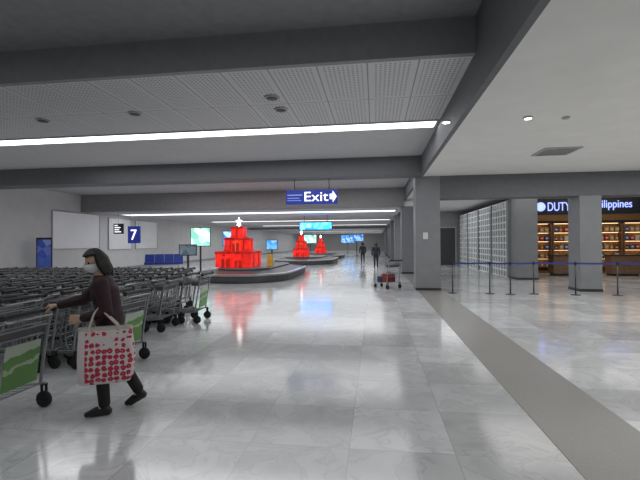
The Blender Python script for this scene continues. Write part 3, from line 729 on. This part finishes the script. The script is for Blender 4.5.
shop_f = thing('shop_fascia', 'black shop fascia with blue white lit lettering behind the front column', 'shop sign', (6.8, 19.5, 0))
MB().box(.17, -.1, 2.78, 8.18, .15, 3.5).build('fascia_board', M['fascia'], shop_f, .01)
for x in (.2, 8.1): MB().box(x - .03, -.02, 0, x + .03, .1, 2.79).build('support_post', M['dark'], shop_f)
def ftext(s, x0, x1, h=.38): text_obj('lettering', s, x0 - 6.8, -.1, 2.95, x1 - x0, h, M['shopsign'], shop_f)
ftext('DUTY', 7.62, 8.56); ftext('FREE', 8.68, 9.36); ftext('Philippines', 9.46, 11.05, .44)
e = MB(); e.lathe([(.13, -.13), (.2, -.13), (.2, -.1), (.13, -.1)], (.52, 0, 3.14), 24, 'y'); e.box(.46, -.13, 3.04, .58, -.1, 3.24); e.build('round_emblem', M['shopsign'], shop_f)
struct('wall_shop_left', MB().box(6.8, 19.7, 0, 6.95, 24, 3.8), M['fascia'], 'dark side wall of the shop')
struct('wall_shop_back', MB().box(6.95, 23.2, 0, XR, 23.4, 3.8), M['shopback'], 'amber back wall of the shop')
def shelf_unit(x, y, label):
    t = thing('display_shelf', label, 'shelf', (x, y, 0), 0, 'shop display shelves')
    MB().box(-.78, .18, 0, .78, .22, 2.5).build('back_panel', M['shopback'], t)
    for s in (-1, 1): MB().box(s * .78 - .03, -.22, 0, s * .78 + .03, .22, 2.5).build('side_panel', M['wood'], t)
    MB().box(-.78, -.22, 0, .78, .18, .12).build('plinth', M['wood'], t)
    MB().box(-.82, -.25, 2.5, .82, .22, 2.64).build('header', M['fascia'], t)
    for k in range(5):
        z = .3 + k * .44
        MB().box(-.75, -.2, z - .03, .75, .18, z).build('shelf', M['wood'], t)
        if k: MB().box(-.7, -.02, z - .045, .7, .02, z - .03).build('shelf_light', M['warm'], t)
    MB().box(-.7, -.02, 2.485, .7, .02, 2.5).build('shelf_light', M['warm'], t)
    return t
def make_product(kind, m):
    if kind == 0:
        t = thing('bottle', 'b', 'bottle')
        MB().lathe([(.035, 0), (.05, .01), (.05, .16), (.045, .19), (.02, .22), (.018, .27), (.018, .275)], n=12).build('glass_body', m, t)
        MB().lathe([(.021, .272), (.021, .305), (.01, .307)], n=10).build('bottle_cap', M['gold'], t)
        MB().lathe([(.051, .06), (.0515, .07), (.0515, .13), (.051, .14)], n=12).build('paper_wrap', M['paper'], t)
    else:
        t = thing('product_carton', 'c', 'carton')
        MB().box(-.085, -.05, 0, .085, .05, .26).build('carton_body', m, t, .004)
        MB().box(-.06, -.053, .1, .06, -.05, .18).build('printed_band', M['paper'], t)
    return t
protos = [make_product(0, BOT[0]), make_product(0, BOT[1]), make_product(1, BOT[2]), make_product(1, BOT[3]), make_product(1, BOT[4]), make_product(1, BOT[5])]
pnames = ['amber bottle', 'dark green bottle', 'red carton', 'white carton', 'gold carton', 'blue carton']
used = set()
unames = ['leftmost', 'second', 'third', 'rightmost']
for u, x in enumerate((8.1, 9.75, 11.4, 13.05)):
    y = 22.4
    shelf_unit(x, y, '%s lit display shelf in the shop, counted from the left' % unames[u])
    for k in range(5):
        for j in range(6):
            pi = random.choice((0, 0, 1, 2, 3, 4, 4, 5)); zz = .3 + k * .44
            o = protos[pi] if pi not in used else copy_tree(protos[pi]); used.add(pi)
            o.location = (x - .6 + j * .24, y - .08, zz)
            o['label'] = '%s, %s from left on %s shelf up, %s shop display' % (pnames[pi], ORD[j], ORD[k], unames[u])
            o['group'] = 'shop products'
# shop counter islands
def counter(x, y, label):
    t = thing('shop_counter', label, 'counter', (x, y, 0))
    MB().box(-.6, -.3, .1, .6, .3, .92).build('cabinet', M['wood'], t, .01)
    MB().box(-.64, -.34, .92, .64, .34, .97).build('countertop', M['fascia'], t, .008)
    MB().box(-.55, -.25, 0, .55, .25, .1).build('plinth', M['fascia'], t)
counter(8.8, 20.6, 'low brown counter inside the shop left of the front column')
counter(11.3, 20.6, 'low brown counter inside the shop right of the front column')

def stanchion(p, nxt, label):
    t = thing('queue_post', label, 'barrier post', p, 0, 'queue barrier posts')
    MB().lathe([(.14, 0), (.14, .01), (.12, .02), (.03, .028), (.024, .04)], n=20).build('base', M['postm'], t)
    MB().lathe([(.02, .03), (.02, .92)], n=14).build('pole', M['postm'], t)
    MB().lathe([(.028, .89), (.031, .9), (.031, .975), (.024, .99), (.005, .99)], n=14).build('head', M['black'], t)
    if nxt is not None:
        d = Vector(nxt) - Vector(p); L = d.length; u = d.normalized(); w = Vector((-u.y, u.x, 0)) * .004
        vs = []
        for i in range(5):
            q = u * (.033 + (L - .066) * i / 4); z = .94 - .008 * math.sin(math.pi * i / 4)
            vs += [(q.x + w.x, q.y + w.y, z + .026), (q.x - w.x, q.y - w.y, z + .026), (q.x - w.x, q.y - w.y, z - .026), (q.x + w.x, q.y + w.y, z - .026)]
        MB().loft([vs[i * 4:i * 4 + 4] for i in range(5)], True, True).build('belt', M['belt'], t)
pts = [(2.4, 13.3, 0), (3.5, 13.25, 0), (4.06, 13.1, 0), (4.78, 13.25, 0), (5.9, 13.1, 0), (7.05, 13.1, 0), (8.3, 13.1, 0)]
for i, p in enumerate(pts):
    stanchion(p, pts[i + 1] if i < 6 else None, ('queue barrier post beside the notice column' if i == 0 else '%s queue barrier post to the right of the notice column' % ORD[i]))

# ------------------------------------------------------------------ light
def area(x, y, z, sx, sy, e, col=(.96, .985, 1)):  # broad soft fill added under the ceilings, wider than the fittings
    l = bpy.data.lights.new('ceiling_fill', 'AREA'); l.shape = 'RECTANGLE'; l.size = sx; l.size_y = sy; l.energy = e; l.color = col
    o = bpy.data.objects.new('ceiling_fill', l); COL.objects.link(o); o.location = (x, y, z); return o
area(-5, 1.5, 4.8, 11, 6, 125)
area(-4.5, 11, 4.3, 11, 4, 150)
area(-5, 17.7, 4.3, 12, 5, 200)
area(-6, 27, 3.4, 13, 7, 230)
area(-7, 39, 3.4, 15, 10, 310)
area(-7, 55, 3.4, 15, 12, 330)
area(-7, 75, 3.4, 15, 18, 480)
area(8, 5, 3.7, 10, 8, 250, (1, .985, .96))
area(8, 11.5, 3.7, 10, 3, 115, (1, .985, .96))
area(8, 17, 3.7, 8, 3, 70, (1, .98, .95))
area(4, 25, 3.7, 3, 6, 60)
area(10.5, 21, 3.7, 6, 1.5, 55, (1, .82, .58))
w = bpy.data.worlds.new('world'); S.world = w; w.use_nodes = True
w.node_tree.nodes['Background'].inputs[0].default_value = (.5, .55, .6, 1); w.node_tree.nodes['Background'].inputs[1].default_value = .1
